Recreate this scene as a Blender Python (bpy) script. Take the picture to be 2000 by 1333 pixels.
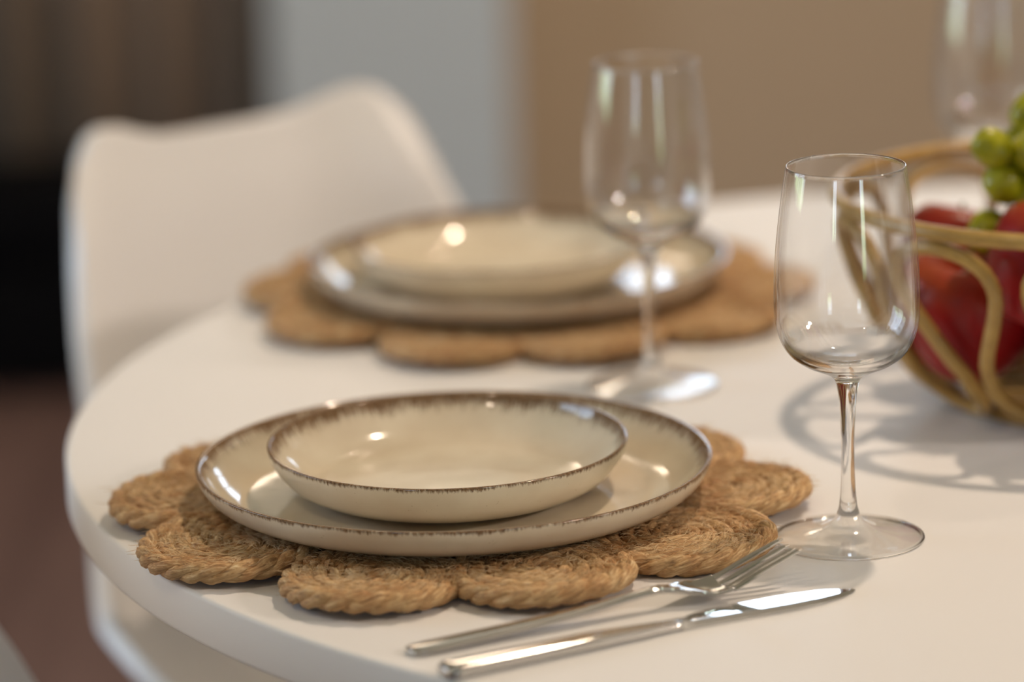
import bpy, bmesh, math, random
import numpy as np
from mathutils import Vector, Matrix
PI = math.pi
for o in list(bpy.data.objects): bpy.data.objects.remove(o, do_unlink=True)
S = bpy.context.scene
COL = S.collection
TZ = 0.75                                   # table top height

# ------------------------------------------------------------------ camera
cd = bpy.data.cameras.new('camera'); cam = bpy.data.objects.new('camera', cd); COL.objects.link(cam)
cd.sensor_width = 36; cd.lens = 7380.9*36/2000; cd.clip_start = .02
p, r = .2473, -.0295
fw = Vector((0, math.cos(p), -math.sin(p))); rt = Vector((1, 0, 0)); up = Vector((0, math.sin(p), math.cos(p)))
R2 = rt*math.cos(r)+up*math.sin(r); U2 = -rt*math.sin(r)+up*math.cos(r)
M = Matrix((R2, U2, -fw)).transposed().to_4x4(); M.translation = Vector((0, 0, TZ+.5775))
cam.matrix_world = M; S.camera = cam
cd.dof.use_dof = True; cd.dof.focus_distance = 1.90; cd.dof.aperture_fstop = 2.8

# ------------------------------------------------------------------ view, world
S.view_settings.view_transform = 'Standard'; S.view_settings.look = 'None'
S.view_settings.exposure = -.10; S.view_settings.gamma = 1; S.view_settings.use_curve_mapping = False
try:
    S.cycles.max_bounces = 14; S.cycles.transmission_bounces = 12; S.cycles.transparent_max_bounces = 24
    S.cycles.diffuse_bounces = 5; S.cycles.glossy_bounces = 6; S.cycles.sample_clamp_indirect = 6
    S.cycles.blur_glossy = .5
except Exception: pass

def nt_of(m): return m.node_tree.nodes, m.node_tree.links
w = bpy.data.worlds.new('daylight'); S.world = w; w.use_nodes = True
wn, wl = w.node_tree.nodes, w.node_tree.links
bg = wn['Background']; bg.inputs[1].default_value = 7
tcn = wn.new('ShaderNodeTexCoord'); sx = wn.new('ShaderNodeSeparateXYZ'); wl.new(tcn.outputs['Generated'], sx.inputs[0])
nz = wn.new('ShaderNodeTexNoise'); nz.inputs['Scale'].default_value = 9; wl.new(tcn.outputs['Generated'], nz.inputs['Vector'])
ad = wn.new('ShaderNodeMath'); ad.operation = 'MULTIPLY_ADD'; wl.new(nz.outputs[0], ad.inputs[0]); ad.inputs[1].default_value = .25; wl.new(sx.outputs['Z'], ad.inputs[2])
rp = wn.new('ShaderNodeValToRGB'); wl.new(ad.outputs[0], rp.inputs[0])
rp.color_ramp.elements[0].position = .10; rp.color_ramp.elements[0].color = (.30, .42, .22, 1)
rp.color_ramp.elements[1].position = .24; rp.color_ramp.elements[1].color = (.66, .81, 1.0, 1)
e = rp.color_ramp.elements.new(.16); e.color = (.62, .80, .62, 1)
wl.new(rp.outputs[0], bg.inputs[0])

WB = (.14, 1.5, 1.38, 1.74)      # back window  x0 x1 z0 z1
YB = 5.55; XL = -2.4; XR = 3.0; YF = -2.2; ZC = 2.6
WF = (1.62, 2.26, .35, 2.15)
WG = (-2.1, -1.5, .9, 2.1)        # second window behind the camera, far left      # window behind the camera, to the right
WL = (1.8, 3.2, .85, 2.15)       # left wall window y0 y1 z0 z1

def area(name, loc, target, sx_, sy_, energy, color, shape='RECTANGLE', portal=False):
    l = bpy.data.lights.new(name, 'AREA'); l.shape = shape; l.size = sx_
    if shape in ('RECTANGLE', 'ELLIPSE'): l.size_y = sy_
    l.energy = energy; l.color = color
    if portal: l.cycles.is_portal = True
    o = bpy.data.objects.new(name, l); COL.objects.link(o); o.location = loc
    d = Vector(target)-Vector(loc); o.rotation_euler = d.to_track_quat('-Z', 'Y').to_euler()
    return o
area('portal_back', ((WB[0]+WB[1])/2, YB+.02, (WB[2]+WB[3])/2), ((WB[0]+WB[1])/2, 0, (WB[2]+WB[3])/2), WB[1]-WB[0], WB[3]-WB[2], 1, (1, 1, 1), portal=True)
area('portal_behind', ((WF[0]+WF[1])/2, YF-.02, (WF[2]+WF[3])/2), ((WF[0]+WF[1])/2, 0, (WF[2]+WF[3])/2), WF[1]-WF[0], WF[3]-WF[2], 1, (1, 1, 1), portal=True)
area('portal_behind_left', ((WG[0]+WG[1])/2, YF-.02, (WG[2]+WG[3])/2), ((WG[0]+WG[1])/2, 0, (WG[2]+WG[3])/2), WG[1]-WG[0], WG[3]-WG[2], 1, (1, 1, 1), portal=True)
area('portal_left', (XL-.02, (WL[0]+WL[1])/2, (WL[2]+WL[3])/2), (0, (WL[0]+WL[1])/2, (WL[2]+WL[3])/2), WL[1]-WL[0], WL[3]-WL[2], 1, (1, 1, 1), portal=True)
WARM = (1.0, .79, .59)
area('pendant_light', (.58, 2.50, 2.40), (.40, 2.1, .75), .06, .06, 18, WARM, 'DISK')
area('ceiling_downlight', (-.9, .9, 2.58), (-.9, .9, 0), .10, .10, 6, WARM, 'DISK')
area('ceiling_downlight_rear', (.35, 4.3, 2.56), (.2, 5.5, .9), .10, .10, 14, WARM, 'DISK')
area('added_side_fill', (2.3, 1.1, 1.92), (0, 2.6, .9), .25, .25, 26, (1.0, .85, .73), 'DISK')  # unseen warm fill added at the right to brighten the chair and back walls
area('wall_lamp_light', (-.26, 5.2, 1.97), (-.26, 0, 1.2), .56, .20, 2.8, WARM)

# ------------------------------------------------------------------ helpers
def tag(o, label=None, cat=None, group=None, kind=None):
    if label: o['label'] = label
    if cat: o['category'] = cat
    if group: o['group'] = group
    if kind: o['kind'] = kind
    return o
def empty(name, loc, rz=0, **k):
    o = bpy.data.objects.new(name, None); COL.objects.link(o); o.empty_display_size = .02
    o.location = loc; o.rotation_euler = (0, 0, rz); return tag(o, **k)
def mobj(name, verts, faces, mat, parent=None, uv=None, smooth=True, fixn=False, **k):
    me = bpy.data.meshes.new(name); me.from_pydata([tuple(v) for v in verts], [], [tuple(f) for f in faces])
    if uv is not None:
        L = me.uv_layers.new(name='uv'); idx = np.empty(len(me.loops), dtype=np.int32); me.loops.foreach_get('vertex_index', idx)
        L.data.foreach_set('uv', np.asarray(uv, dtype=np.float32)[idx].ravel())
    if smooth: me.polygons.foreach_set('use_smooth', [True]*len(me.polygons))
    me.materials.append(mat); me.update()
    if fixn:
        bm_ = bmesh.new(); bm_.from_mesh(me); bmesh.ops.recalc_face_normals(bm_, faces=bm_.faces); bm_.to_mesh(me); bm_.free()
    o = bpy.data.objects.new(name, me); COL.objects.link(o)
    if parent: o.parent = parent
    return tag(o, **k)
class MB:
    def __init__(s): s.v = []; s.f = []; s.uv = []
    def add(s, V, F, UV=None):
        b = len(s.v); s.v += [tuple(a) for a in V]; s.f += [tuple(i+b for i in f) for f in F]
        s.uv += [tuple(a) for a in (UV if UV is not None else [(0, 0)]*len(V))]
    def build(s, name, mat, parent=None, smooth=True, **k): return mobj(name, s.v, s.f, mat, parent, s.uv, smooth, True, **k)
def box(x0, x1, y0, y1, z0, z1):
    V = [(x, y, z) for z in (z0, z1) for y in (y0, y1) for x in (x0, x1)]
    return V, [(0, 2, 3, 1), (4, 5, 7, 6), (0, 1, 5, 4), (2, 6, 7, 3), (0, 4, 6, 2), (1, 3, 7, 5)]
def lathe(prof, n=96, closed=False):
    """prof list of (r,z); uv = (angle, arclength)"""
    V = []; UV = []; F = []; s = 0; m = len(prof); al = [0]
    for i in range(1, m): s += math.hypot(prof[i][0]-prof[i-1][0], prof[i][1]-prof[i-1][1]); al.append(s)
    idx = []
    for i, (rr, z) in enumerate(prof):
        if rr < 1e-6: idx.append([len(V)]*n); V.append((0, 0, z)); UV.append((0, al[i]))
        else:
            idx.append(list(range(len(V), len(V)+n)))
            for j in range(n):
                a = 2*PI*j/n; V.append((rr*math.cos(a), rr*math.sin(a), z)); UV.append((j/n, al[i]))
    for i in range(m-1 if not closed else m):
        A, B = idx[i], idx[(i+1) % m]
        for j in range(n):
            k = (j+1) % n; q = [A[j], A[k], B[k], B[j]]; q2 = []
            for t in q:
                if t not in q2: q2.append(t)
            if len(q2) > 2: F.append(q2)
    return V, F, UV, al
def tube(P, rad, ns=8, closed=False, upv=(0, 0, 1), caps=True, flat=1.0):
    """tube along points P; rad scalar or list"""
    P = np.asarray(P, float); n = len(P)
    T = (np.roll(P, -1, 0)-np.roll(P, 1, 0)) if closed else np.gradient(P, axis=0)
    T /= np.maximum(np.linalg.norm(T, axis=1), 1e-12)[:, None]
    u0 = np.asarray(upv, float)
    N = np.cross(T, np.cross(np.broadcast_to(u0, T.shape), T)); ln = np.linalg.norm(N, axis=1)
    bad = ln < .05; N[bad] = np.cross(T[bad], [1, .2, 0]); N /= np.linalg.norm(N, axis=1)[:, None]
    B = np.cross(T, N)
    R = np.broadcast_to(np.asarray(rad, float), (n,))
    a = np.linspace(0, 2*PI, ns, endpoint=False)
    V = P[:, None]+R[:, None, None]*(np.sin(a)[None, :, None]*N[:, None]*flat+np.cos(a)[None, :, None]*B[:, None])
    V = V.reshape(-1, 3); al = np.concatenate([[0], np.cumsum(np.linalg.norm(np.diff(P, axis=0), axis=1))])
    UV = np.stack([np.repeat(al, ns), np.tile(a/(2*PI), n)], -1)
    F = []
    for i in range(n if closed else n-1):
        b = i*ns; c = ((i+1) % n)*ns
        for j in range(ns): k = (j+1) % ns; F.append((b+j, b+k, c+k, c+j))
    if caps and not closed: F.append(tuple(range(ns))[::-1]); F.append(tuple((n-1)*ns+j for j in range(ns)))
    return V, F, UV
def catmull(P, k=8, closed=False):
    P = [Vector(q) for q in P]; n = len(P); out = []
    rng = range(n) if closed else range(n-1)
    for i in rng:
        p1, p2 = P[i], P[(i+1) % n]
        p0 = P[i-1] if (closed or i > 0) else p1*2-p2
        p3 = P[(i+2) % n] if (closed or i+2 < n) else p2*2-p1
        for j in range(k):
            t = j/k; out.append(.5*((2*p1)+(p2-p0)*t+(2*p0-5*p1+4*p2-p3)*t*t+(3*p1-p0-3*p2+p3)*t**3))
    if not closed: out.append(P[-1])
    return out
def interp(x, xs, ys): return float(np.interp(x, xs, ys))
def smooth_prof(prof, k=5): return [(max(0, q[0]), q[1]) for q in [(v.x, v.y) for v in catmull([(a, b, 0) for a, b in prof], k)]]
def bevel(o, wd, seg=2, ang=35):
    m = o.modifiers.new('bevel', 'BEVEL'); m.width = wd; m.segments = seg; m.limit_method = 'ANGLE'; m.angle_limit = math.radians(ang); return o
def subsurf(o, n=1): m = o.modifiers.new('sub', 'SUBSURF'); m.levels = n; m.render_levels = n; return o
def copy_tree(o, parent=None):
    c = o.copy(); COL.objects.link(c)
    if parent: c.parent = parent
    for ch in list(o.children): copy_tree(ch, c)
    return c

# ------------------------------------------------------------------ materials
def mat(name, col, rough=.5, metal=0, spec=.5, coat=0, coat_r=.05, bump=None, ior=1.5, trans=0, sss=0, sheen=0):
    m = bpy.data.materials.new(name); m.use_nodes = True; N, L = nt_of(m); b = N['Principled BSDF']
    b.inputs['Base Color'].default_value = (*col, 1); b.inputs['Roughness'].default_value = rough; b.inputs['Metallic'].default_value = metal
    b.inputs['Specular IOR Level'].default_value = spec; b.inputs['Coat Weight'].default_value = coat; b.inputs['Coat Roughness'].default_value = coat_r
    b.inputs['IOR'].default_value = ior; b.inputs['Transmission Weight'].default_value = trans
    if sss: b.inputs['Subsurface Weight'].default_value = sss; b.inputs['Subsurface Radius'].default_value = (.01, .006, .003); b.inputs['Subsurface Scale'].default_value = .5
    if sheen: b.inputs['Sheen Weight'].default_value = sheen
    if bump:
        nn = N.new('ShaderNodeTexNoise'); nn.inputs['Scale'].default_value = bump[0]; nn.inputs['Detail'].default_value = 4
        tc = N.new('ShaderNodeTexCoord'); L.new(tc.outputs['Object'], nn.inputs['Vector'])
        bm = N.new('ShaderNodeBump'); bm.inputs['Strength'].default_value = bump[1]; bm.inputs['Distance'].default_value = bump[2]
        L.new(nn.outputs[0], bm.inputs['Height']); L.new(bm.outputs[0], b.inputs['Normal'])
    return m
def noise_color(m, c1, c2, scale, coords='Object', stretch=None, detail=3, p0=.35, p1=.65, dist=0):
    N, L = nt_of(m); b = N['Principled BSDF']
    tc = N.new('ShaderNodeTexCoord'); mp = N.new('ShaderNodeMapping'); L.new(tc.outputs[coords], mp.inputs[0])
    if stretch: mp.inputs['Scale'].default_value = stretch
    n = N.new('ShaderNodeTexNoise'); n.inputs['Scale'].default_value = scale; n.inputs['Detail'].default_value = detail; n.inputs['Distortion'].default_value = dist
    L.new(mp.outputs[0], n.inputs['Vector'])
    rp = N.new('ShaderNodeValToRGB'); L.new(n.outputs[0], rp.inputs[0])
    rp.color_ramp.elements[0].position = p0; rp.color_ramp.elements[0].color = (*c1, 1)
    rp.color_ramp.elements[1].position = p1; rp.color_ramp.elements[1].color = (*c2, 1)
    L.new(rp.outputs[0], b.inputs['Base Color']); return n, rp
M_table = mat('white_laminate', (.78, .765, .76), .48, spec=.28, bump=(900, .05, .0002))
M_chair = mat('white_plastic', (.80, .78, .77), .30, bump=(400, .04, .0003))
M_wood = mat('beech_wood', (.55, .36, .20), .45); noise_color(M_wood, (.48, .30, .16), (.62, .42, .24), 12, stretch=(8, 8, 1))
M_white_metal = mat('white_powder_coat', (.75, .75, .75), .4, bump=(700, .05, .0002))
M_steel = mat('polished_steel', (.62, .605, .58), .10, 1, bump=(30, .02, .001))
M_blade = mat('mirror_steel', (.80, .79, .77), .05, 1, bump=(20, .01, .001))
def make_glass_mat():
    """uv.x... is the angle; the attribute 'solid' is 1 in the thick stem, 0 in the blown thin walls and the thin foot"""
    m = bpy.data.materials.new('clear_glass'); m.use_nodes = True; N, L = nt_of(m)
    N.remove(N['Principled BSDF']); out = N['Material Output']
    g = N.new('ShaderNodeBsdfGlass'); g.inputs['IOR'].default_value = 1.47; g.inputs['Roughness'].default_value = 0; g.inputs['Color'].default_value = (.995, .995, .995, 1)
    t_ = N.new('ShaderNodeBsdfTransparent'); t_.inputs[0].default_value = (.985, .988, .99, 1)
    gl = N.new('ShaderNodeBsdfGlossy'); gl.inputs['Roughness'].default_value = 0.01; gl.inputs['Color'].default_value = (1, 1, 1, 1)
    fr = N.new('ShaderNodeFresnel'); fr.inputs['IOR'].default_value = 1.42
    geo = N.new('ShaderNodeNewGeometry'); mi = N.new('ShaderNodeMapRange'); L.new(geo.outputs['Backfacing'], mi.inputs[0])
    mi.inputs[3].default_value = 1.58; mi.inputs[4].default_value = 1/1.58; L.new(mi.outputs[0], fr.inputs['IOR'])   # same reflectance from both sides of the thin wall
    th = N.new('ShaderNodeMixShader'); L.new(fr.outputs[0], th.inputs[0]); L.new(t_.outputs[0], th.inputs[1]); L.new(gl.outputs[0], th.inputs[2])
    at = N.new('ShaderNodeAttribute'); at.attribute_name = 'solid'
    mx = N.new('ShaderNodeMixShader'); L.new(at.outputs['Fac'], mx.inputs[0]); L.new(th.outputs[0], mx.inputs[1]); L.new(g.outputs[0], mx.inputs[2])
    L.new(mx.outputs[0], out.inputs['Surface']); return m
M_glass = make_glass_mat()
M_cane = mat('lacquered_cane', (.42, .25, .09), .32, coat=.15, coat_r=.12); noise_color(M_cane, (.33, .19, .045), (.45, .28, .075), 60, stretch=(1, 1, 1))
M_grape = mat('grape_skin', (.30, .33, .015), .28, spec=.4, sss=.25); noise_color(M_grape, (.23, .23, .005), (.38, .37, .010), 60)
M_stem = mat('green_stem', (.22, .20, .05), .6, bump=(300, .3, .0005))
M_floor = mat('dark_floor', (.10, .055, .045), .5)

def make_apple_mat():
    m = mat('red_apple_skin', (.35, .01, .01), .32, spec=.28); n, rp = noise_color(m, (.15, .002, .004), (.30, .008, .010), 14, stretch=(1, 1, .35), detail=6)
    N, L = nt_of(m); b = N['Principled BSDF']
    tc = N.new('ShaderNodeTexCoord'); sp = N.new('ShaderNodeSeparateXYZ'); L.new(tc.outputs['Object'], sp.inputs[0])
    a = N.new('ShaderNodeMapRange'); a.inputs[1].default_value = .020; a.inputs[2].default_value = .046; L.new(sp.outputs['Z'], a.inputs[0])
    n2 = N.new('ShaderNodeTexNoise'); n2.inputs['Scale'].default_value = 70; L.new(tc.outputs['Object'], n2.inputs['Vector'])
    mu = N.new('ShaderNodeMath'); mu.operation = 'MULTIPLY'; L.new(a.outputs[0], mu.inputs[0]); L.new(n2.outputs[0], mu.inputs[1])
    mx = N.new('ShaderNodeMix'); mx.data_type = 'RGBA'; L.new(mu.outputs[0], mx.inputs[0]); L.new(rp.outputs[0], mx.inputs[6]); mx.inputs[7].default_value = (.50, .12, .03, 1)
    L.new(mx.outputs[2], b.inputs['Base Color']); return m
M_apple = make_apple_mat()

def make_jute():
    m = mat('jute_fibre', (.5, .33, .16), .55, spec=.45); N, L = nt_of(m); b = N['Principled BSDF']
    uv = N.new('ShaderNodeUVMap'); uv.uv_map = 'uv'
    mp = N.new('ShaderNodeMapping'); mp.inputs['Scale'].default_value = (90, 9, 1); L.new(uv.outputs[0], mp.inputs[0])
    n = N.new('ShaderNodeTexNoise'); n.inputs['Scale'].default_value = 1.6; n.inputs['Detail'].default_value = 6; n.inputs['Roughness'].default_value = .7; n.inputs['Distortion'].default_value = .6
    L.new(mp.outputs[0], n.inputs['Vector'])
    tc = N.new('ShaderNodeTexCoord'); n2 = N.new('ShaderNodeTexNoise'); n2.inputs['Scale'].default_value = 55; n2.inputs['Detail'].default_value = 3; L.new(tc.outputs['Object'], n2.inputs['Vector'])
    rp = N.new('ShaderNodeValToRGB'); L.new(n.outputs[0], rp.inputs[0])
    E = rp.color_ramp.elements
    E[0].position = .30; E[0].color = (.16, .08, .030, 1); E[1].position = .66; E[1].color = (.88, .70, .42, 1)
    q = E.new(.5); q.color = (.60, .37, .165, 1)
    r2 = N.new('ShaderNodeValToRGB'); L.new(n2.outputs[0], r2.inputs[0]); r2.color_ramp.elements[0].position = .35; r2.color_ramp.elements[0].color = (.78, .62, .50, 1)
    r2.color_ramp.elements[1].position = .65; r2.color_ramp.elements[1].color = (1, 1, 1, 1)
    mx = N.new('ShaderNodeMix'); mx.data_type = 'RGBA'; mx.blend_type = 'MULTIPLY'; mx.inputs[0].default_value = 1
    L.new(rp.outputs[0], mx.inputs[6]); L.new(r2.outputs[0], mx.inputs[7]); L.new(mx.outputs[2], b.inputs['Base Color'])
    bm = N.new('ShaderNodeBump'); bm.inputs['Strength'].default_value = .7; bm.inputs['Distance'].default_value = .0012; L.new(n.outputs[0], bm.inputs['Height']); L.new(bm.outputs[0], b.inputs['Normal'])
    return m
M_jute = make_jute()
M_fuzz = mat('loose_jute_fibre', (.62, .45, .25), .7); 
noise_color(M_fuzz, (.45, .28, .12), (.75, .58, .36), 80)

def make_glaze(rim_s):
    """uv.y = arclength along the profile, rim tip at rim_s: brown band around it"""
    m = mat('stoneware_glaze', (.68, .57, .42), .10, ior=1.52); N, L = nt_of(m); b = N['Principled BSDF']
    uv = N.new('ShaderNodeUVMap'); uv.uv_map = 'uv'; s = N.new('ShaderNodeSeparateXYZ'); L.new(uv.outputs[0], s.inputs[0])
    tc = N.new('ShaderNodeTexCoord'); o = N.new('ShaderNodeSeparateXYZ'); L.new(tc.outputs['Object'], o.inputs[0])
    # streak noise: direction only, so that the streaks run radially
    vm = N.new('ShaderNodeVectorMath'); vm.operation = 'MULTIPLY'; vm.inputs[1].default_value = (1, 1, .25); L.new(tc.outputs['Object'], vm.inputs[0])
    vn = N.new('ShaderNodeVectorMath'); vn.operation = 'NORMALIZE'; L.new(vm.outputs[0], vn.inputs[0])
    n = N.new('ShaderNodeTexNoise'); n.inputs['Scale'].default_value = 70; n.inputs['Detail'].default_value = 4; n.inputs['Roughness'].default_value = .7; L.new(vn.outputs[0], n.inputs['Vector'])
    nb = N.new('ShaderNodeTexNoise'); nb.inputs['Scale'].default_value = 4; L.new(vn.outputs[0], nb.inputs['Vector'])
    d = N.new('ShaderNodeMath'); d.operation = 'SUBTRACT'; L.new(s.outputs['Y'], d.inputs[0]); d.inputs[1].default_value = rim_s
    # inside (d<0) wide band, outside (d>0) narrow
    ins = N.new('ShaderNodeMath'); ins.operation = 'MULTIPLY'; L.new(d.outputs[0], ins.inputs[0]); ins.inputs[1].default_value = -.55
    outs = N.new('ShaderNodeMath'); outs.operation = 'MULTIPLY'; L.new(d.outputs[0], outs.inputs[0]); outs.inputs[1].default_value = 2.0
    mxx = N.new('ShaderNodeMath'); mxx.operation = 'MAXIMUM'; L.new(ins.outputs[0], mxx.inputs[0]); L.new(outs.outputs[0], mxx.inputs[1])
    thr = N.new('ShaderNodeMath'); thr.operation = 'MULTIPLY_ADD'; L.new(n.outputs[0], thr.inputs[0]); thr.inputs[1].default_value = .013; thr.inputs[2].default_value = -.0055
    th2 = N.new('ShaderNodeMath'); th2.operation = 'MULTIPLY_ADD'; L.new(nb.outputs[0], th2.inputs[0]); th2.inputs[1].default_value = .007; L.new(thr.outputs[0], th2.inputs[2])
    th3 = N.new('ShaderNodeMath'); th3.operation = 'SUBTRACT'; L.new(th2.outputs[0], th3.inputs[0]); th3.inputs[1].default_value = .0005
    df = N.new('ShaderNodeMath'); df.operation = 'SUBTRACT'; L.new(th3.outputs[0], df.inputs[0]); L.new(mxx.outputs[0], df.inputs[1])
    mr = N.new('ShaderNodeMapRange'); mr.inputs[1].default_value = -.0018; mr.inputs[2].default_value = .0016; L.new(df.outputs[0], mr.inputs[0])
    # glaze body colour with cloudy variation and specks
    n3 = N.new('ShaderNodeTexNoise'); n3.inputs['Scale'].default_value = 28; n3.inputs['Detail'].default_value = 5; L.new(tc.outputs['Object'], n3.inputs['Vector'])
    rp = N.new('ShaderNodeValToRGB'); L.new(n3.outputs[0], rp.inputs[0]); rp.color_ramp.elements[0].position = .3; rp.color_ramp.elements[0].color = (.59, .50, .375, 1)
    rp.color_ramp.elements[1].position = .7; rp.color_ramp.elements[1].color = (.69, .62, .49, 1)
    vo = N.new('ShaderNodeTexVoronoi'); vo.inputs['Scale'].default_value = 420; L.new(tc.outputs['Object'], vo.inputs['Vector'])
    n4 = N.new('ShaderNodeTexNoise'); n4.inputs['Scale'].default_value = 160; L.new(tc.outputs['Object'], n4.inputs['Vector'])
    sub = N.new('ShaderNodeMath'); sub.operation = 'MULTIPLY_ADD'; L.new(n4.outputs[0], sub.inputs[0]); sub.inputs[1].default_value = .9; sub.inputs[2].default_value = -.42
    lt = N.new('ShaderNodeMath'); lt.operation = 'LESS_THAN'; L.new(vo.outputs['Distance'], lt.inputs[0]); L.new(sub.outputs[0], lt.inputs[1])
    ls = N.new('ShaderNodeMath'); ls.operation = 'MULTIPLY'; L.new(lt.outputs[0], ls.inputs[0]); ls.inputs[1].default_value = .30
    m1 = N.new('ShaderNodeMix'); m1.data_type = 'RGBA'; L.new(ls.outputs[0], m1.inputs[0]); L.new(rp.outputs[0], m1.inputs[6]); m1.inputs[7].default_value = (.30, .20, .10, 1)
    n5 = N.new('ShaderNodeTexNoise'); n5.inputs['Scale'].default_value = 900; L.new(tc.outputs['Object'], n5.inputs['Vector'])
    rb = N.new('ShaderNodeValToRGB'); L.new(n5.outputs[0], rb.inputs[0]); rb.color_ramp.elements[0].position = .35; rb.color_ramp.elements[0].color = (.10, .055, .028, 1)
    rb.color_ramp.elements[1].position = .7; rb.color_ramp.elements[1].color = (.26, .16, .085, 1)
    m2 = N.new('ShaderNodeMix'); m2.data_type = 'RGBA'; L.new(mr.outputs[0], m2.inputs[0]); L.new(m1.outputs[2], m2.inputs[6]); L.new(rb.outputs[0], m2.inputs[7])
    L.new(m2.outputs[2], b.inputs['Base Color'])
    bm = N.new('ShaderNodeBump'); bm.inputs['Strength'].default_value = .07; bm.inputs['Distance'].default_value = .002
    nb2 = N.new('ShaderNodeTexNoise'); nb2.inputs['Scale'].default_value = 45; nb2.inputs['Detail'].default_value = 2; L.new(tc.outputs['Object'], nb2.inputs['Vector'])
    L.new(nb2.outputs[0], bm.inputs['Height']); L.new(bm.outputs[0], b.inputs['Normal'])
    return m

# ------------------------------------------------------------------ room
M_wall = mat('beige_wall_paint', (.54, .41, .285), .8, bump=(200, .1, .001))
M_wallc = mat('cream_wall_paint', (.74, .72, .70), .8, bump=(200, .1, .001))
M_grey = mat('light_grey_paint', (.58, .64, .68), .6, bump=(200, .1, .001))
M_ceil = mat('ceiling_paint', (.78, .76, .73), .9, bump=(200, .1, .001))
M_frame = mat('window_frame_white', (.75, .75, .75), .4, bump=(500, .05, .0003))
noise_color(M_floor, (.13, .075, .066), (.19, .115, .10), 3, stretch=(6, .6, 1))
def struct(name, m, boxes, smooth=False):
    b = MB()
    for q in boxes: b.add(*box(*q))
    return b.build(name, m, smooth=smooth, kind='structure')
struct('floor', M_floor, [(XL-.1, XR+.1, YF-.1, YB+.1, -.05, 0)])
struct('ceiling', M_ceil, [(XL-.1, XR+.1, YF-.1, YB+.1, ZC, ZC+.05)])
def wall_y(name, m, y0, y1, W, xa, xb): return struct(name, m, [(xa, W[0], y0, y1, 0, ZC), (W[1], xb, y0, y1, 0, ZC), (W[0], W[1], y0, y1, 0, W[2]), (W[0], W[1], y0, y1, W[3], ZC)])
wall_y('wall_back', M_wall, YB, YB+.1, WB, XL, XR)
struct('wall_front', M_wallc, [(XL, WG[0], YF-.1, YF, 0, ZC), (WG[1], WF[0], YF-.1, YF, 0, ZC), (WF[1], XR, YF-.1, YF, 0, ZC)]+[q for W in (WF, WG) for q in ((W[0], W[1], YF-.1, YF, 0, W[2]), (W[0], W[1], YF-.1, YF, W[3], ZC))])
struct('wall_left', M_wallc, [(XL-.1, XL, YF, WL[0], 0, ZC), (XL-.1, XL, WL[1], YB, 0, ZC), (XL-.1, XL, WL[0], WL[1], 0, WL[2]), (XL-.1, XL, WL[0], WL[1], WL[3], ZC)])
struct('wall_right', M_wallc, [(XR, XR+.1, YF, YB, 0, ZC)])
def win_y(name, y, W, nm):
    x0, x1, z0, z1 = W; t = .035
    B = [(x0, x0+t, y, y+.06, z0, z1), (x1-t, x1, y, y+.06, z0, z1), (x0+t, x1-t, y, y+.06, z0, z0+t), (x0+t, x1-t, y, y+.06, z1-t, z1)]
    for i in range(1, nm): xm = x0+(x1-x0)*i/nm+.05; B.append((xm-.02, xm+.02, y, y+.06, z0+t, z1-t))
    return struct(name, M_frame, B)
win_y('window_1', YB+.02, WB, 3); win_y('window_2', YF-.08, WF, 1); win_y('window_4', YF-.08, WG, 2)
y0, y1, z0, z1 = WL; t = .035
struct('window_3', M_frame, [(XL-.08, XL-.02, y0, y0+t, z0, z1), (XL-.08, XL-.02, y1-t, y1, z0, z1), (XL-.08, XL-.02, y0+t, y1-t, z0, z0+t), (XL-.08, XL-.02, y0+t, y1-t, z1-t, z1), (XL-.08, XL-.02, (y0+y1)/2-.02, (y0+y1)/2+.02, z0+t, z1-t)])
# projecting pale grey wall section, left of the beige wall
struct('wall_middle', M_grey, [(-.330, .009, 5.30, YB, 0, ZC)])

# ------------------------------------------------------------------ curtains + low bench, far left
M_curt = mat('dark_brown_curtain', (.085, .065, .05), .9, sheen=.1); noise_color(M_curt, (.13, .11, .09), (.26, .19, .14), 4.5, stretch=(1, .01, .01), detail=1, p0=.42, p1=.60)
def curtain(name, x0, x1, y, m, **k):
    n = 160; rows = [.03, .6, 1.2, 2.45]; V = []; F = []
    for z in rows:
        for i in range(n+1):
            a = i/n; x = x0+(x1-x0)*a; V.append((x, y+.035*math.sin(a*(x1-x0)/.11*2*PI)+.01*math.sin(a*37+z), z))
    for q in range(len(rows)-1):
        for i in range(n): F.append((q*(n+1)+i, q*(n+1)+i+1, (q+1)*(n+1)+i+1, (q+1)*(n+1)+i))
    o = mobj(name, V, F, m, **k); s = o.modifiers.new('t', 'SOLIDIFY'); s.thickness = .004; return o
curtain('curtain', -1.45, -.345, 5.36, M_curt, label='dark brown floor-length curtain behind the black bench', cat='curtain')
M_black = mat('black_upholstery', (.0025, .0025, .0035), .85, spec=.1, bump=(150, .2, .001))
bench = empty('bench', (-.95, 5.13, 0), label='low black upholstered bench in front of the dark curtain', cat='bench')
o = MB(); o.add(*box(-.42, .455, -.12, .12, .02, .18)); bevel(o.build('base', M_black, bench), .012, 3)
for i in range(2):
    o = MB(); o.add(*box(-.42+i*.44, -.42+i*.44+.435, -.12, .12, .182, .298)); bevel(o.build('cushion', M_black, bench), .03, 4)
for sx_ in (-.37, .40):
    for sy_ in (-.08, .08):
        V, F, UV = tube([(sx_, sy_, 0), (sx_, sy_, .02)], .015, 10); b = MB(); b.add(V, F, UV); b.build('leg', M_black, bench)

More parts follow.
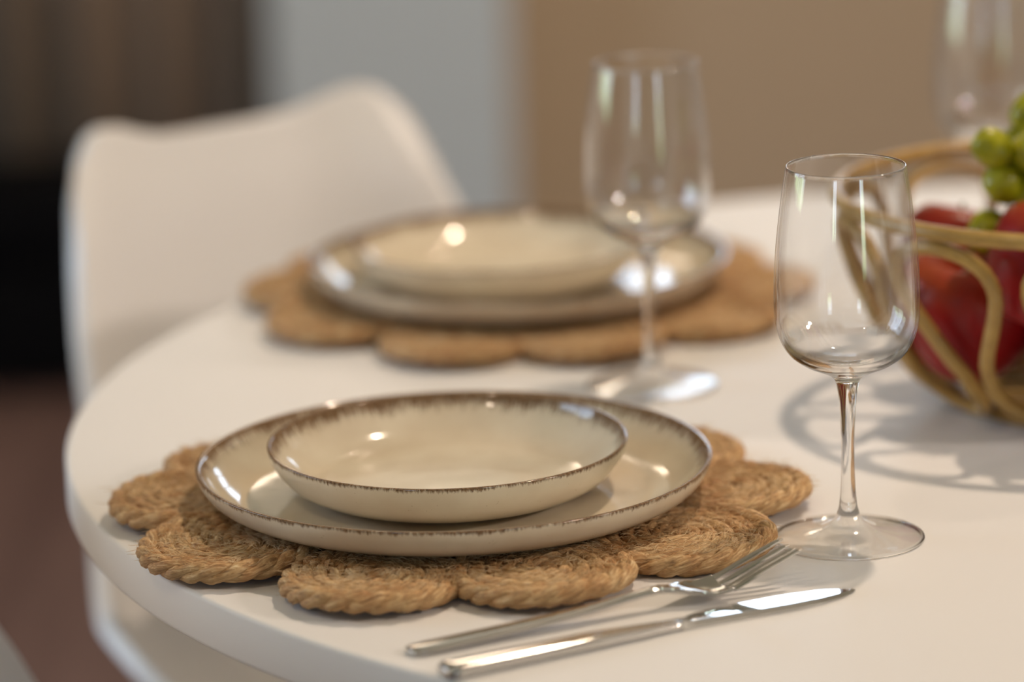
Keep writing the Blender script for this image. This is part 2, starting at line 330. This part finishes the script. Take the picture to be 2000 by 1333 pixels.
# ------------------------------------------------------------------ table
TC = (.340, 2.118); TR = .5975
table = empty('dining_table', (TC[0], TC[1], 0), label='round white dining table with a thick white edge', cat='table')
zt = TZ; th = .0265
prof = [(0, zt-th), (TR-.003, zt-th), (TR-.0008, zt-th+.0008), (TR, zt-th+.003), (TR, zt-.0022), (TR-.0007, zt-.0006), (TR-.0025, zt), (0, zt)]
V, F, UV, al = lathe(prof, 256); mb = MB(); mb.add(V, F, UV); ob = mb.build('tabletop', M_table, table)
ob.modifiers.new('ws', 'WEIGHTED_NORMAL') if False else None
bevel(ob, .0001, 1, 60); ob.modifiers.clear()
for poly in ob.data.polygons: poly.use_smooth = abs(poly.normal.z) < .95
V, F, UV, al = lathe([(0, .02), (.25, .02), (.26, .012), (.255, .022), (.12, .035), (.05, .06), (.038, .12), (.035, .5), (.045, .66), (.09, .70), (.16, .7235), (0, .7235)], 48); mb = MB(); mb.add(V, F, UV); mb.build('pedestal', M_white_metal, table)
V, F, UV, al = lathe([(0, 0), (.262, 0), (.262, .012), (0, .02)], 48); mb = MB(); mb.add(V, F, UV); mb.build('foot_plate', M_white_metal, table)

# ------------------------------------------------------------------ chairs
def make_chair(label):
    ch = empty('dining_chair', (0, 0, 0), label=label, cat='chair', group=None)
    #       z     y     hw    fwd   zcurl
    rows = [(.828, -.252, .149, .034, 0), (.806, -.249, .156, .040, 0), (.77, -.243, .165, .050, 0), (.70, -.232, .184, .070, 0), (.63, -.220, .203, .100, 0), (.56, -.205, .222, .112, .01),
            (.50, -.178, .238, .112, .035), (.462, -.125, .243, .105, .06), (.447, -.04, .240, .050, .06), (.445, .06, .23, 0, .05), (.447, .14, .22, -.01, .03), (.440, .195, .20, -.03, .012), (.415, .215, .19, -.03, 0)]
    U = np.linspace(-1, 1, 25); V = []; F = []
    fine = []
    A = np.array(rows); tt = np.linspace(0, len(rows)-1, 49)
    for t_ in tt: fine.append([np.interp(t_, range(len(rows)), A[:, c]) for c in range(5)])
    for i, (z, y, hw, fd, zc) in enumerate(fine):
        for u in U:
            a = abs(u); zz = z+zc*a**2.2
            wgt = max(0, min(1, (z-.70)/.14)) if y < -.2 else 0
            zz += wgt*(-.010+.020*math.exp(-((a-.76)/.25)**2)-.032*max(0, a-.80)**2/.04)
            V.append((hw*u, y+fd*a**2.2, zz))
    m = len(U)
    for i in range(len(fine)-1):
        for j in range(m-1): F.append((i*m+j, i*m+j+1, (i+1)*m+j+1, (i+1)*m+j))
    sh = mobj('seat_shell', V, F, M_chair, ch)
    sm = sh.modifiers.new('sm', 'SMOOTH'); sm.factor = .5; sm.iterations = 4
    so = sh.modifiers.new('t', 'SOLIDIFY'); so.thickness = .011; so.offset = 0
    bevel(sh, .003, 2, 50)
    pad = MB(); P = [(0, .449), (.14, .449), (.16, .455), (.155, .468), (.12, .474), (0, .476)]
    V, F, UV, _ = lathe(smooth_prof(P, 4), 40); pad.add(V, F, UV); pad.build('seat_pad', M_chair, ch)
    for sx_ in (-1, 1):
        for sy_ in (-1, 1):
            V, F, UV = tube([(.10*sx_, .09*sy_-.01, .44), (.20*sx_, .20*sy_-.01, 0)], [.017, .011], 14); b = MB(); b.add(V, F, UV); b.build('leg', M_wood, ch)
    return ch
chair1 = make_chair('white moulded plastic chair behind the table, its curved back rising above the far plates')
f1 = Vector((.62, -.785)).normalized(); C0 = Vector((-.205, 2.681))
def place_chair(c, back, f):
    f = Vector(f).normalized(); o = Vector(back)+.248*f; c.location = (o.x, o.y, 0); c.rotation_euler = (0, 0, math.atan2(-f.x, f.y))
place_chair(chair1, C0, f1)
chair2 = copy_tree(chair1); chair2['label'] = 'white chair of which only an edge shows at the bottom left corner'
place_chair(chair2, (-.38, 1.85), (math.cos(math.radians(10)), math.sin(math.radians(10))))

# ------------------------------------------------------------------ plates
def make_plate(name, mtl_prof, label, cat, group, **k):
    inner, outer = mtl_prof
    pi_ = smooth_prof(inner, 5); po = smooth_prof(outer, 5); prof = pi_+po[1:]
    V, F, UV, al = lathe(prof, 160); rim_s = al[len(pi_)-1]
    mb = MB(); mb.add(V, F, UV); mm = make_glaze(rim_s)
    o = mb.build(name, mm, label=label, cat=cat, group=group); return o
RB = .135
big_in = [(0, .0045), (.05, .0045), (.095, .0047), (.110, .0060), (.120, .0100), (.1275, .0160), (.1325, .0222), (.1345, .0230)]
big_out = [(.1345, .0230), (.1355, .0222), (.1335, .0165), (.128, .0100), (.118, .0050), (.105, .0022), (.088, .0010), (.086, .0), (.080, .0), (.078, .0012), (.04, .0014), (0, .0014)]
RS = .0945
sm_in = [(0, .0050), (.045, .0050), (.064, .0056), (.075, .0085), (.083, .0140), (.0895, .0210), (.0927, .0266), (.0938, .0272)]
sm_out = [(.0938, .0272), (.0948, .0262), (.0925, .0190), (.086, .0100), (.076, .0040), (.068, .0014), (.064, .0004), (.062, .0), (.057, .0), (.055, .001), (.03, .0012), (0, .0012)]
P1 = (-.0324, 1.910); P2 = (.0054, 2.384); MT = .0106
pb = make_plate('dinner_plate', (big_in, big_out), 'large cream stoneware plate with brown rim on the front jute placemat', 'plate', 'large cream plates with brown speckled rims')
pb.location = (P1[0], P1[1], TZ+MT)
ps = make_plate('side_plate', (sm_in, sm_out), 'small deep cream plate with brown rim stacked on the front large plate', 'plate', 'small cream plates stacked on the large ones')
ps.location = (-.0355, 1.914, TZ+MT+.0047)
pb2 = pb.copy(); COL.objects.link(pb2); pb2.location = (P2[0], P2[1], TZ+MT); pb2.rotation_euler.z = 1.9
pb2['label'] = 'large cream plate with brown rim on the rear placemat, out of focus'
ps2 = ps.copy(); COL.objects.link(ps2); ps2.location = (P2[0]-.012, P2[1]+.006, TZ+MT+.0047); ps2.rotation_euler.z = 2.6
ps2['label'] = 'small cream plate stacked on the rear large plate, out of focus'

# ------------------------------------------------------------------ jute placemats
rnd = random.Random(4)
def rope(P, mb, strands=3, sr=.0031, off=.0022, pitch=.036, ns=7, zs=.92, ph0=0):
    P = np.asarray(P); n = len(P); T = np.gradient(P, axis=0); T /= np.linalg.norm(T, axis=1)[:, None]
    U = np.array([0, 0, 1.]); B = np.cross(T, U); B /= np.linalg.norm(B, axis=1)[:, None]
    al = np.concatenate([[0], np.cumsum(np.linalg.norm(np.diff(P, axis=0), axis=1))])
    for s in range(strands):
        a = 2*PI*(al/pitch+s/strands)+ph0
        jit = 1+.12*np.sin(al*210+s*2+ph0)+.08*np.sin(al*530+s*5)
        Q = P+off*(np.cos(a)[:, None]*B+np.sin(a)[:, None]*U*zs)
        V, F, UV = tube(Q, sr*jit, ns)
        UV = UV+np.array([s*.37+ph0, 0]); V = V.copy()
        V += (np.sin(V[:, [1]]*1900+V[:, [0]]*1300+s)*.00022+np.sin(V[:, [0]]*3100-V[:, [2]]*900)*.00015)
        mb.add(V, F, UV)
def fuzz(mb, n, rmax, zt_, rr):
    for _ in range(n):
        a = rr.uniform(0, 2*PI); q = rmax*math.sqrt(rr.uniform(.0, 1.0)); x, y = q*math.cos(a), q*math.sin(a)
        z = zt_-.0008 if q < rmax*.93 else zt_-rr.uniform(0, .008)
        l = rr.uniform(.0025, .009); d = a+PI/2+rr.gauss(0, .9); c = rr.uniform(-1.8, 1.8); pts = []
        lift = rr.uniform(.0, .0016) if q < rmax*.93 else 0
        for i in range(5):
            t_ = i/4; dd = d+c*t_; x += l/4*math.cos(dd); y += l/4*math.sin(dd)
            pts.append((x, y, z+lift*math.sin(PI*t_*.8)))
        V, F, UV = tube(pts, [.00013, .00013, .00012, .00009, .00004], 3, caps=False); mb.add(V, F, UV)
def spiral(r0, r1, step=.0016, gap=.0086, first=True):
    n0 = int(2*PI*r0/step); pts = [(r0*math.cos(2*PI*i/n0), r0*math.sin(2*PI*i/n0), 0) for i in range(n0)] if first else []; a = 0; rr_ = r0
    while rr_ > r1:
        pts.append((rr_*math.cos(a), rr_*math.sin(a), 0)); da = step/rr_; a += da; rr_ -= gap*da/(2*PI)
    return np.array(pts)
def make_petal(parent, ang, seed, lift, pr, pc):
    rr = random.Random(seed); mb = MB(); P = spiral(pr-.0130, .0035, .0018, .0078); k = rr.uniform(0, 2*PI)
    Rz = np.array([[math.cos(k), -math.sin(k), 0], [math.sin(k), math.cos(k), 0], [0, 0, 1]]); P = P@Rz.T
    P[:, 2] += .0010*np.sin(np.arctan2(P[:, 1], P[:, 0])*2+k)*(np.hypot(P[:, 0], P[:, 1])/.045)
    P = P+np.array([0, 0, .0002]); rope(P, mb, ph0=rr.uniform(0, 6), sr=.0029, off=.0019, pitch=.026)
    a_ = np.linspace(0, 2*PI*1.03, int(2*PI*pr/.0015)); rad_ = pr-.0052-.0012*np.maximum(0, a_-2*PI+.25)
    Q = np.stack([rad_*np.cos(a_+k), rad_*np.sin(a_+k), .0010*np.sin(a_*2)-.0002], -1)
    rope(Q, mb, strands=3, sr=.0034, off=.0026, pitch=.037, ns=9, ph0=rr.uniform(0, 6))
    o = mb.build('petal', M_jute, parent)
    f = MB(); fuzz(f, 1000, pr, .0054, rr); fo = f.build('loose_fibres', M_fuzz, o)
    fo['kind'] = 'stuff'
    o.location = (pc*math.cos(ang), pc*math.sin(ang), .0065+lift)
    o.rotation_euler = (0, -math.asin(lift/pr), ang)
    return o
def make_mat(loc, rz, label):
    m_ = empty('jute_placemat', loc, rz, label=label, cat='placemat', group=None)
    mb = MB(); P = spiral(.092, .004, .0022); rope(P, mb, ns=6, sr=.0028, off=.0019); o = mb.build('centre_disc', M_jute, m_); o.location = (0, 0, .0054)
    for i, (an, pr, pc, lf) in enumerate(((288.5, .0470, .1345, .0012), (327, .0490, .1360, .0004), (2, .0445, .1430, .0014), (36, .0460, .1370, .0008), (72.5, .0465, .1370, .0005), (109.5, .0465, .1370, .0008),
            (146, .0455, .1400, .0010), (175, .0450, .1400, .0018), (212, .0475, .1350, .0012), (252.5, .0465, .1355, .0008))):
        make_petal(m_, math.radians(an), 11+i, lf, pr, pc)
    return m_
mat1 = make_mat((-.0315, 1.9135, TZ+.0004), 0, 'flower-shaped braided jute placemat under the front plates, beside the cutlery')
mat2 = copy_tree(mat1); mat2.location = (P2[0]+.004, P2[1]+.002, TZ+.0004); mat2.rotation_euler.z = math.radians(-2)
mat2['label'] = 'flower-shaped braided jute placemat under the rear plates, out of focus'

# ------------------------------------------------------------------ wine glasses
def make_glass(label):
    g = empty('wine_glass', (0, 0, 0), label=label, cat='wine glass', group='clear stemmed wine glasses')
    outer = [(.0302, .1950), (.0318, .185), (.0334, .174), (.0354, .157), (.0366, .140), (.0369, .126), (.0363, .115), (.0340, .1060), (.0295, .0985), (.0230, .0935), (.0155, .0900), (.0095, .0872), (.0066, .0845),
             (.0055, .0810), (.0044, .0730), (.0037, .062), (.0033, .050), (.0034, .036), (.0040, .024), (.0050, .0165), (.0072, .0110), (.0105, .0078), (.0160, .0052), (.024, .0036), (.033, .0024), (.0380, .0018), (.0390, .0012), (.0388, .0004), (.0382, .0)]
    inner = [(0, .0910), (.006, .0913), (.0130, .0928), (.0205, .0958), (.0270, .1003), (.0315, .1065), (.0343, .1150), (.0353, .1245), (.0353, .140), (.0343, .157), (.0324, .174), (.0309, .185), (.0293, .1946)]
    i1 = smooth_prof(inner, 5); o1 = smooth_prof(outer, 5)
    prof = i1+[(.0296, .1954), (.0300, .1954)]+o1+[(.0378, .0), (.0370, .0001), (.030, .0001), (.020, .0001), (.010, .0001), (.004, .0001), (0, .0001)]
    V, F, UV, al = lathe(prof, 128); mb = MB(); mb.add(V, F, UV)
    # split into bowl and stem/foot would break the closed glass body, so the body is one mesh
    o = mb.build('glass_body', M_glass, g)
    at = o.data.attributes.new('solid', 'FLOAT', 'POINT')
    for i, v in enumerate(o.data.vertices):
        z = v.co.z; rr_ = math.hypot(v.co.x, v.co.y)
        at.data[i].value = interp(z, [.0, .0050, .0085, .0885, .1000, .1070, .1935, .1946], [0, 0, .9, 1, 1, 0, 0, .7]) * (interp(rr_, [.009, .014], [1, 0]) if z < .02 else 1) if rr_ < .0372 or z > .01 else .8
    return g
g1 = make_glass('clear wine glass in sharp focus beside the fork tips and front placemat'); g1.location = (.1695, 1.853, TZ)
g2 = copy_tree(g1); g2.location = (.0822, 2.168, TZ); g2['label'] = 'blurred clear wine glass standing between the front plates and the rear plates'
g3 = copy_tree(g1); g3.location = (.317, 2.43, TZ); g3['label'] = 'blurred clear wine glass behind the fruit basket, cut off by the frame'

# ------------------------------------------------------------------ cutlery
def grid_slab(rows, name, m, parent, th_=None):
    """rows: list of lists of top points + bottom points"""
    V = []; F = []; n = len(rows); k = len(rows[0][0])
    for top, bot in rows: V += list(top)+list(bot)[::-1]
    q = 2*k
    for i in range(n-1):
        for j in range(q): a = i*q+j; b_ = i*q+(j+1) % q; F.append((a, b_, b_+q, a+q))
    F.append(tuple(range(q))[::-1]); F.append(tuple((n-1)*q+j for j in range(q)))
    return V, F
def fork_z(s): return interp(s, FS, FZ)
FK = [(v.x, v.y) for v in catmull([(0, .0003, 0), (.03, .0014, 0), (.07, .0030, 0), (.10, .0050, 0), (.122, .0070, 0), (.134, .0078, 0), (.143, .0066, 0), (.153, .0038, 0), (.161, .0026, 0), (.172, .0050, 0), (.188, .0110, 0), (.2095, .0185, 0)], 6)]
FS, FZ = [a for a, _ in FK], [b for _, b in FK]
fork = empty('table_fork', (-.0530, 1.6885, TZ+.0003), math.atan2(.438, .899), label='polished steel fork lying between the front placemat and the knife', cat='fork')
rows = []
for s in np.linspace(0, .134, 40):
    hw = interp(s, [0, .003, .01, .08, .11, .134], [.0042, .0062, .0070, .0052, .0034, .0026]); z = fork_z(s); t_ = interp(s, [0, .08, .134], [.0028, .0028, .0034])
    us = [-1, -.8, .8, 1]; top = [(s, hw*u, z+t_*(.75 if abs(u) == 1 else 1)) for u in us]; bot = [(s, hw*u, z+(t_*.25 if abs(u) == 1 else 0)) for u in us]; rows.append((top, bot))
V, F = grid_slab(rows, 'h', M_steel, fork); mb = MB(); mb.add(V, F); o = mb.build('handle', M_steel, fork); bevel(o, .0005, 2, 25)
rows = []
for s in np.linspace(.134, .170, 26):
    hw = interp(s, [.134, .140, .146, .153, .160, .170], [.0028, .0036, .0066, .0102, .0118, .0118]); z = fork_z(s); t_ = interp(s, [.134, .15, .17], [.0036, .0020, .0016])
    us = np.linspace(-1, 1, 9); dish = interp(s, [.14, .155, .17], [0, .0028, .0022])
    top = [(s, hw*u, z+t_+dish*u*u) for u in us]; bot = [(s, hw*u, z+dish*u*u) for u in us]; rows.append((top, bot))
V, F = grid_slab(rows, 'h', M_steel, fork); mb = MB(); mb.add(V, F)
head = mb.build('head', M_steel, fork); bevel(head, .0004, 2, 40)
for k in range(4):
    yc = (-1.5+k)*.0066; rows = []
    for s in np.linspace(.1695, .2095, 16):
        f_ = (s-.1695)/(.2095-.1695); hw = interp(f_, [0, .1, .8, .95, 1], [.0021, .00185, .0015, .0012, .0006]); z = fork_z(s)+.0022*(abs(yc)/.0118)**2; t_ = interp(f_, [0, .9, 1], [.0016, .0016, .0008])
        y_ = yc*(1-.03*f_); rows.append(([(s, y_-hw, z+t_), (s, y_+hw, z+t_)], [(s, y_-hw, z), (s, y_+hw, z)]))
    V, F = grid_slab(rows, 't', M_steel, head); mb = MB(); mb.add(V, F); o = mb.build('tine', M_steel, head, smooth=False); bevel(o, .0004, 2, 40)

knife = empty('table_knife', (-.0365, 1.6545, TZ+.0003), math.atan2(.1100, .2010), label='polished steel table knife lying in front of the fork, nearest the table edge', cat='knife')
rows = []
for s in np.linspace(0, .128, 40):
    hw = interp(s, [0, .002, .005, .08, .115, .128], [.0058, .0068, .0072, .0064, .0048, .0042]); t_ = interp(s, [0, .003, .08, .128], [.0050, .0062, .0058, .0040])
    us = [-1, -.78, .78, 1]; top = [(s, hw*u, t_*(.78 if abs(u) == 1 else 1)) for u in us]; bot = [(s, hw*u, (t_*.25 if abs(u) == 1 else 0)) for u in us]; rows.append((top, bot))
V, F = grid_slab(rows, 'h', M_steel, knife); mb = MB(); mb.add(V, F); o = mb.build('handle', M_steel, knife); bevel(o, .0005, 2, 25)
rows = []
for s in np.linspace(.128, .2292, 48):
    up_ = interp(s, [.128, .134, .142, .150, .19, .215, .2292], [.0042, .0050, .0095, .0105, .0105, .0085, .0010])
    lo = interp(s, [.128, .134, .15, .19, .205, .218, .2255, .2292], [-.0042, -.0044, -.0056, -.0082, -.0080, -.0055, -.0022, -.0002])
    hz = interp(s, [.128, .134, .20, .2292], [.0040, .0034, .0026, .0012])
    e_ = lo+min(.0030, (up_-lo)*.28)
    # spine towards the camera, ground face falling gently to the cutting edge
    top = [(s, lo, hz*.35), (s, e_, hz), (s, up_, hz-(up_-e_)*.050)]; bot = [(s, lo, .0002), (s, e_, 0), (s, up_, max(.0002, hz-(up_-e_)*.050-.0006))]
    rows.append((top, bot))
V, F = grid_slab(rows, 'h', M_blade, knife); mb = MB(); mb.add(V, F); o = mb.build('blade', M_blade, knife, smooth=False); bevel(o, .00015, 1, 15)

# ------------------------------------------------------------------ fruit basket
BC = Vector((.328, 2.108, TZ)); BR = .140; BH = .1245
basket = empty('fruit_basket', BC, label='open basket of looped tan cane holding red apples and green grapes', cat='basket')
def ring(R, z, rad, name, ns=10, fl=1, wob=0):
    P = [(R*math.cos(a), R*math.sin(a), z+wob*math.sin(3*a)) for a in np.linspace(0, 2*PI, 120, endpoint=False)]
    V, F, UV = tube(P, rad, ns, closed=True, flat=fl); mb = MB(); mb.add(V, F, UV); return mb.build(name, M_cane, basket)
ring(BR, BH, .0046, 'rim', 14)
ring(.066, .0045, .0042, 'base_ring', 12)
def bowl_r(z): return interp(z, [.004, .012, .025, .05, .08, .100, .118], [.068, .083, .099, .117, .1305, .1365, .139])
NL = 10; P = []
for i in range(NL*48):
    ph = 2*PI*i/48; base = 2*PI/NL; th_ = base*(ph/(2*PI))+base*.25*math.sin(2*ph)+math.radians(190)+math.radians(4)*(1-math.cos(ph))/2; c_ = math.cos(ph)
    z = .0613+.0543*c_; rr_ = bowl_r(z)
    P.append((rr_*math.cos(th_), rr_*math.sin(th_), z))
V, F, UV = tube(P, .0042, 12, closed=True, upv=(0, 0, 1)); mb = MB(); mb.add(V, F, UV); mb.build('cane_loops', M_cane, basket)
for k in range(5):
    y_ = -.045+.0225*k; h_ = math.sqrt(.064**2-y_**2)
    V, F, UV = tube([(-h_, y_, .0045), (0, y_, .0035), (h_, y_, .0045)], .0030, 8); mb = MB(); mb.add(V, F, UV); mb.build('base_rod', M_cane, basket)

# apples: top-level things resting in the basket
def make_apple(label):
    a = empty('red_apple', (0, 0, 0), label=label, cat='apple', group='red apples in the fruit basket')
    pr = [(0, .0262), (.0035, .0266), (.008, .0305), (.014, .0352), (.022, .0372), (.031, .0335), (.0375, .0230), (.0395, .008), (.0375, -.008), (.032, -.022), (.024, -.0325), (.016, -.0370), (.009, -.0355), (.004, -.0325), (0, -.0318)]
    V, F, UV, al = lathe(smooth_prof(pr, 4), 48); V2 = []
    for x, y, z in V:
        an = math.atan2(y, x); k = 1+.018*math.cos(5*an)*(-z/.04)+.012*math.sin(2*an); V2.append((x*k, y*k, z))
    mb = MB(); mb.add(V2, F, UV); mb.build('flesh', M_apple, a)
    V, F, UV = tube(catmull([(0, 0, .0255), (.001, 0, .033), (.003, .001, .041)], 4), [.0016]*4+[.0013]*4+[.0018], 8); mb = MB(); mb.add(V, F, UV); mb.build('stem', M_stem, a)
    return a
ap0 = make_apple('x')
aps = [  # x y z (relative to the basket centre), tilt x, tilt y, rz, size, label
    (-0.068, -0.030, 0.062, 0.3, -0.1, 0, 1.0, 'red apple at the left front of the basket, large behind the first cane loop'),
    (-0.002, -0.055, 0.041, 0.1, 0.3, 2, 0.85, 'dark red apple at the bottom of the basket near the right edge of the photo'),
    (-0.034, -0.088, 0.100, 0.3, 0.2, 1, 0.85, 'red apple at the right edge of the photo under the grapes'),
    (-0.068, 0.043, 0.074, 0.2, -0.2, 3, 0.85, 'orange-red apple behind the large front one, just left of the grapes'),
    (-0.002, 0.045, 0.041, 0.3, 0.1, 4, 0.85, 'red apple deep in the basket under the topmost apple'),
    (0.058, -0.016, 0.041, -0.2, 0.2, 5, 0.85, 'dark red apple on the basket floor right of the middle'),
    (0.052, -0.074, 0.083, 0.1, 0.5, 1.5, 0.85, 'red apple at the right front of the basket'),
    (0.082, 0.03, 0.085, 0.2, 0.1, 0.5, 0.85, 'red apple at the far right side of the basket'),
    (0.03, 0.084, 0.09, 0.1, -0.3, 2.5, 0.85, 'red apple at the back of the basket, hidden by the pile'),
    (0.018, -0.012, 0.109, 0.2, 0.2, 3.5, 0.85, 'red apple in the middle of the upper layer, directly under the grapes'),
]
for i, (x, y, z, tx, ty, rz, sc_, lab) in enumerate(aps):
    a = ap0 if i == 0 else copy_tree(ap0); a['label'] = lab; a.location = (BC.x+x, BC.y+y, BC.z+z); a.rotation_euler = (tx, ty, rz)
    a.scale = (sc_, sc_, sc_)

# grapes
gb = empty('grape_bunch', (BC.x-.004, BC.y-.038, BC.z+.133), label='bunch of green grapes lying on the apples at the right edge', cat='grapes')
me = None; rg = random.Random(8); pts = []
tgt = [(-.054, -.010, .027), (-.047, -.008, .006), (-.056, -.004, -.022), (-.032, -.004, .022), (-.030, -.010, .000), (-.036, .016, .012)]
pts += tgt
tries = 0
while len(pts) < 34 and tries < 9000:
    tries += 1
    q = (rg.uniform(-.03, .075), rg.uniform(-.022, .035), rg.uniform(.016, .045))
    if all((q[0]-w_[0])**2+(q[1]-w_[1])**2+(q[2]-w_[2])**2 > .0195**2 for w_ in pts): pts.append(q)
for i, q in enumerate(pts):
    if me is None:
        V, F, UV, al = lathe(smooth_prof([(0, .0128), (.006, .0118), (.0100, .0075), (.0113, 0), (.0100, -.0075), (.006, -.0118), (0, -.0128)], 4), 28); mb = MB(); mb.add(V, F, UV); o = mb.build('grape', M_grape, gb); me = o.data
    else: o = bpy.data.objects.new('grape', me); COL.objects.link(o); o.parent = gb
    o.location = q; o.rotation_euler = (rg.uniform(-1, 1), rg.uniform(-1, 1), rg.uniform(0, 3)); s_ = rg.uniform(.93, 1.05); o.scale = (s_, s_, s_)
mb = MB()
V, F, UV = tube(catmull([(-.04, 0, .012), (0, .004, .024), (.03, .008, .03), (.075, .012, .045)], 6), .0018, 8); mb.add(V, F, UV)
for q in pts[:20]:
    V, F, UV = tube(catmull([(q[0]*.5, .004, .032), ((q[0]*.75), q[1]*.6, q[2]*.7+.01), q], 4), .0008, 6); mb.add(V, F, UV)
mb.build('stalk', M_stem, gb)
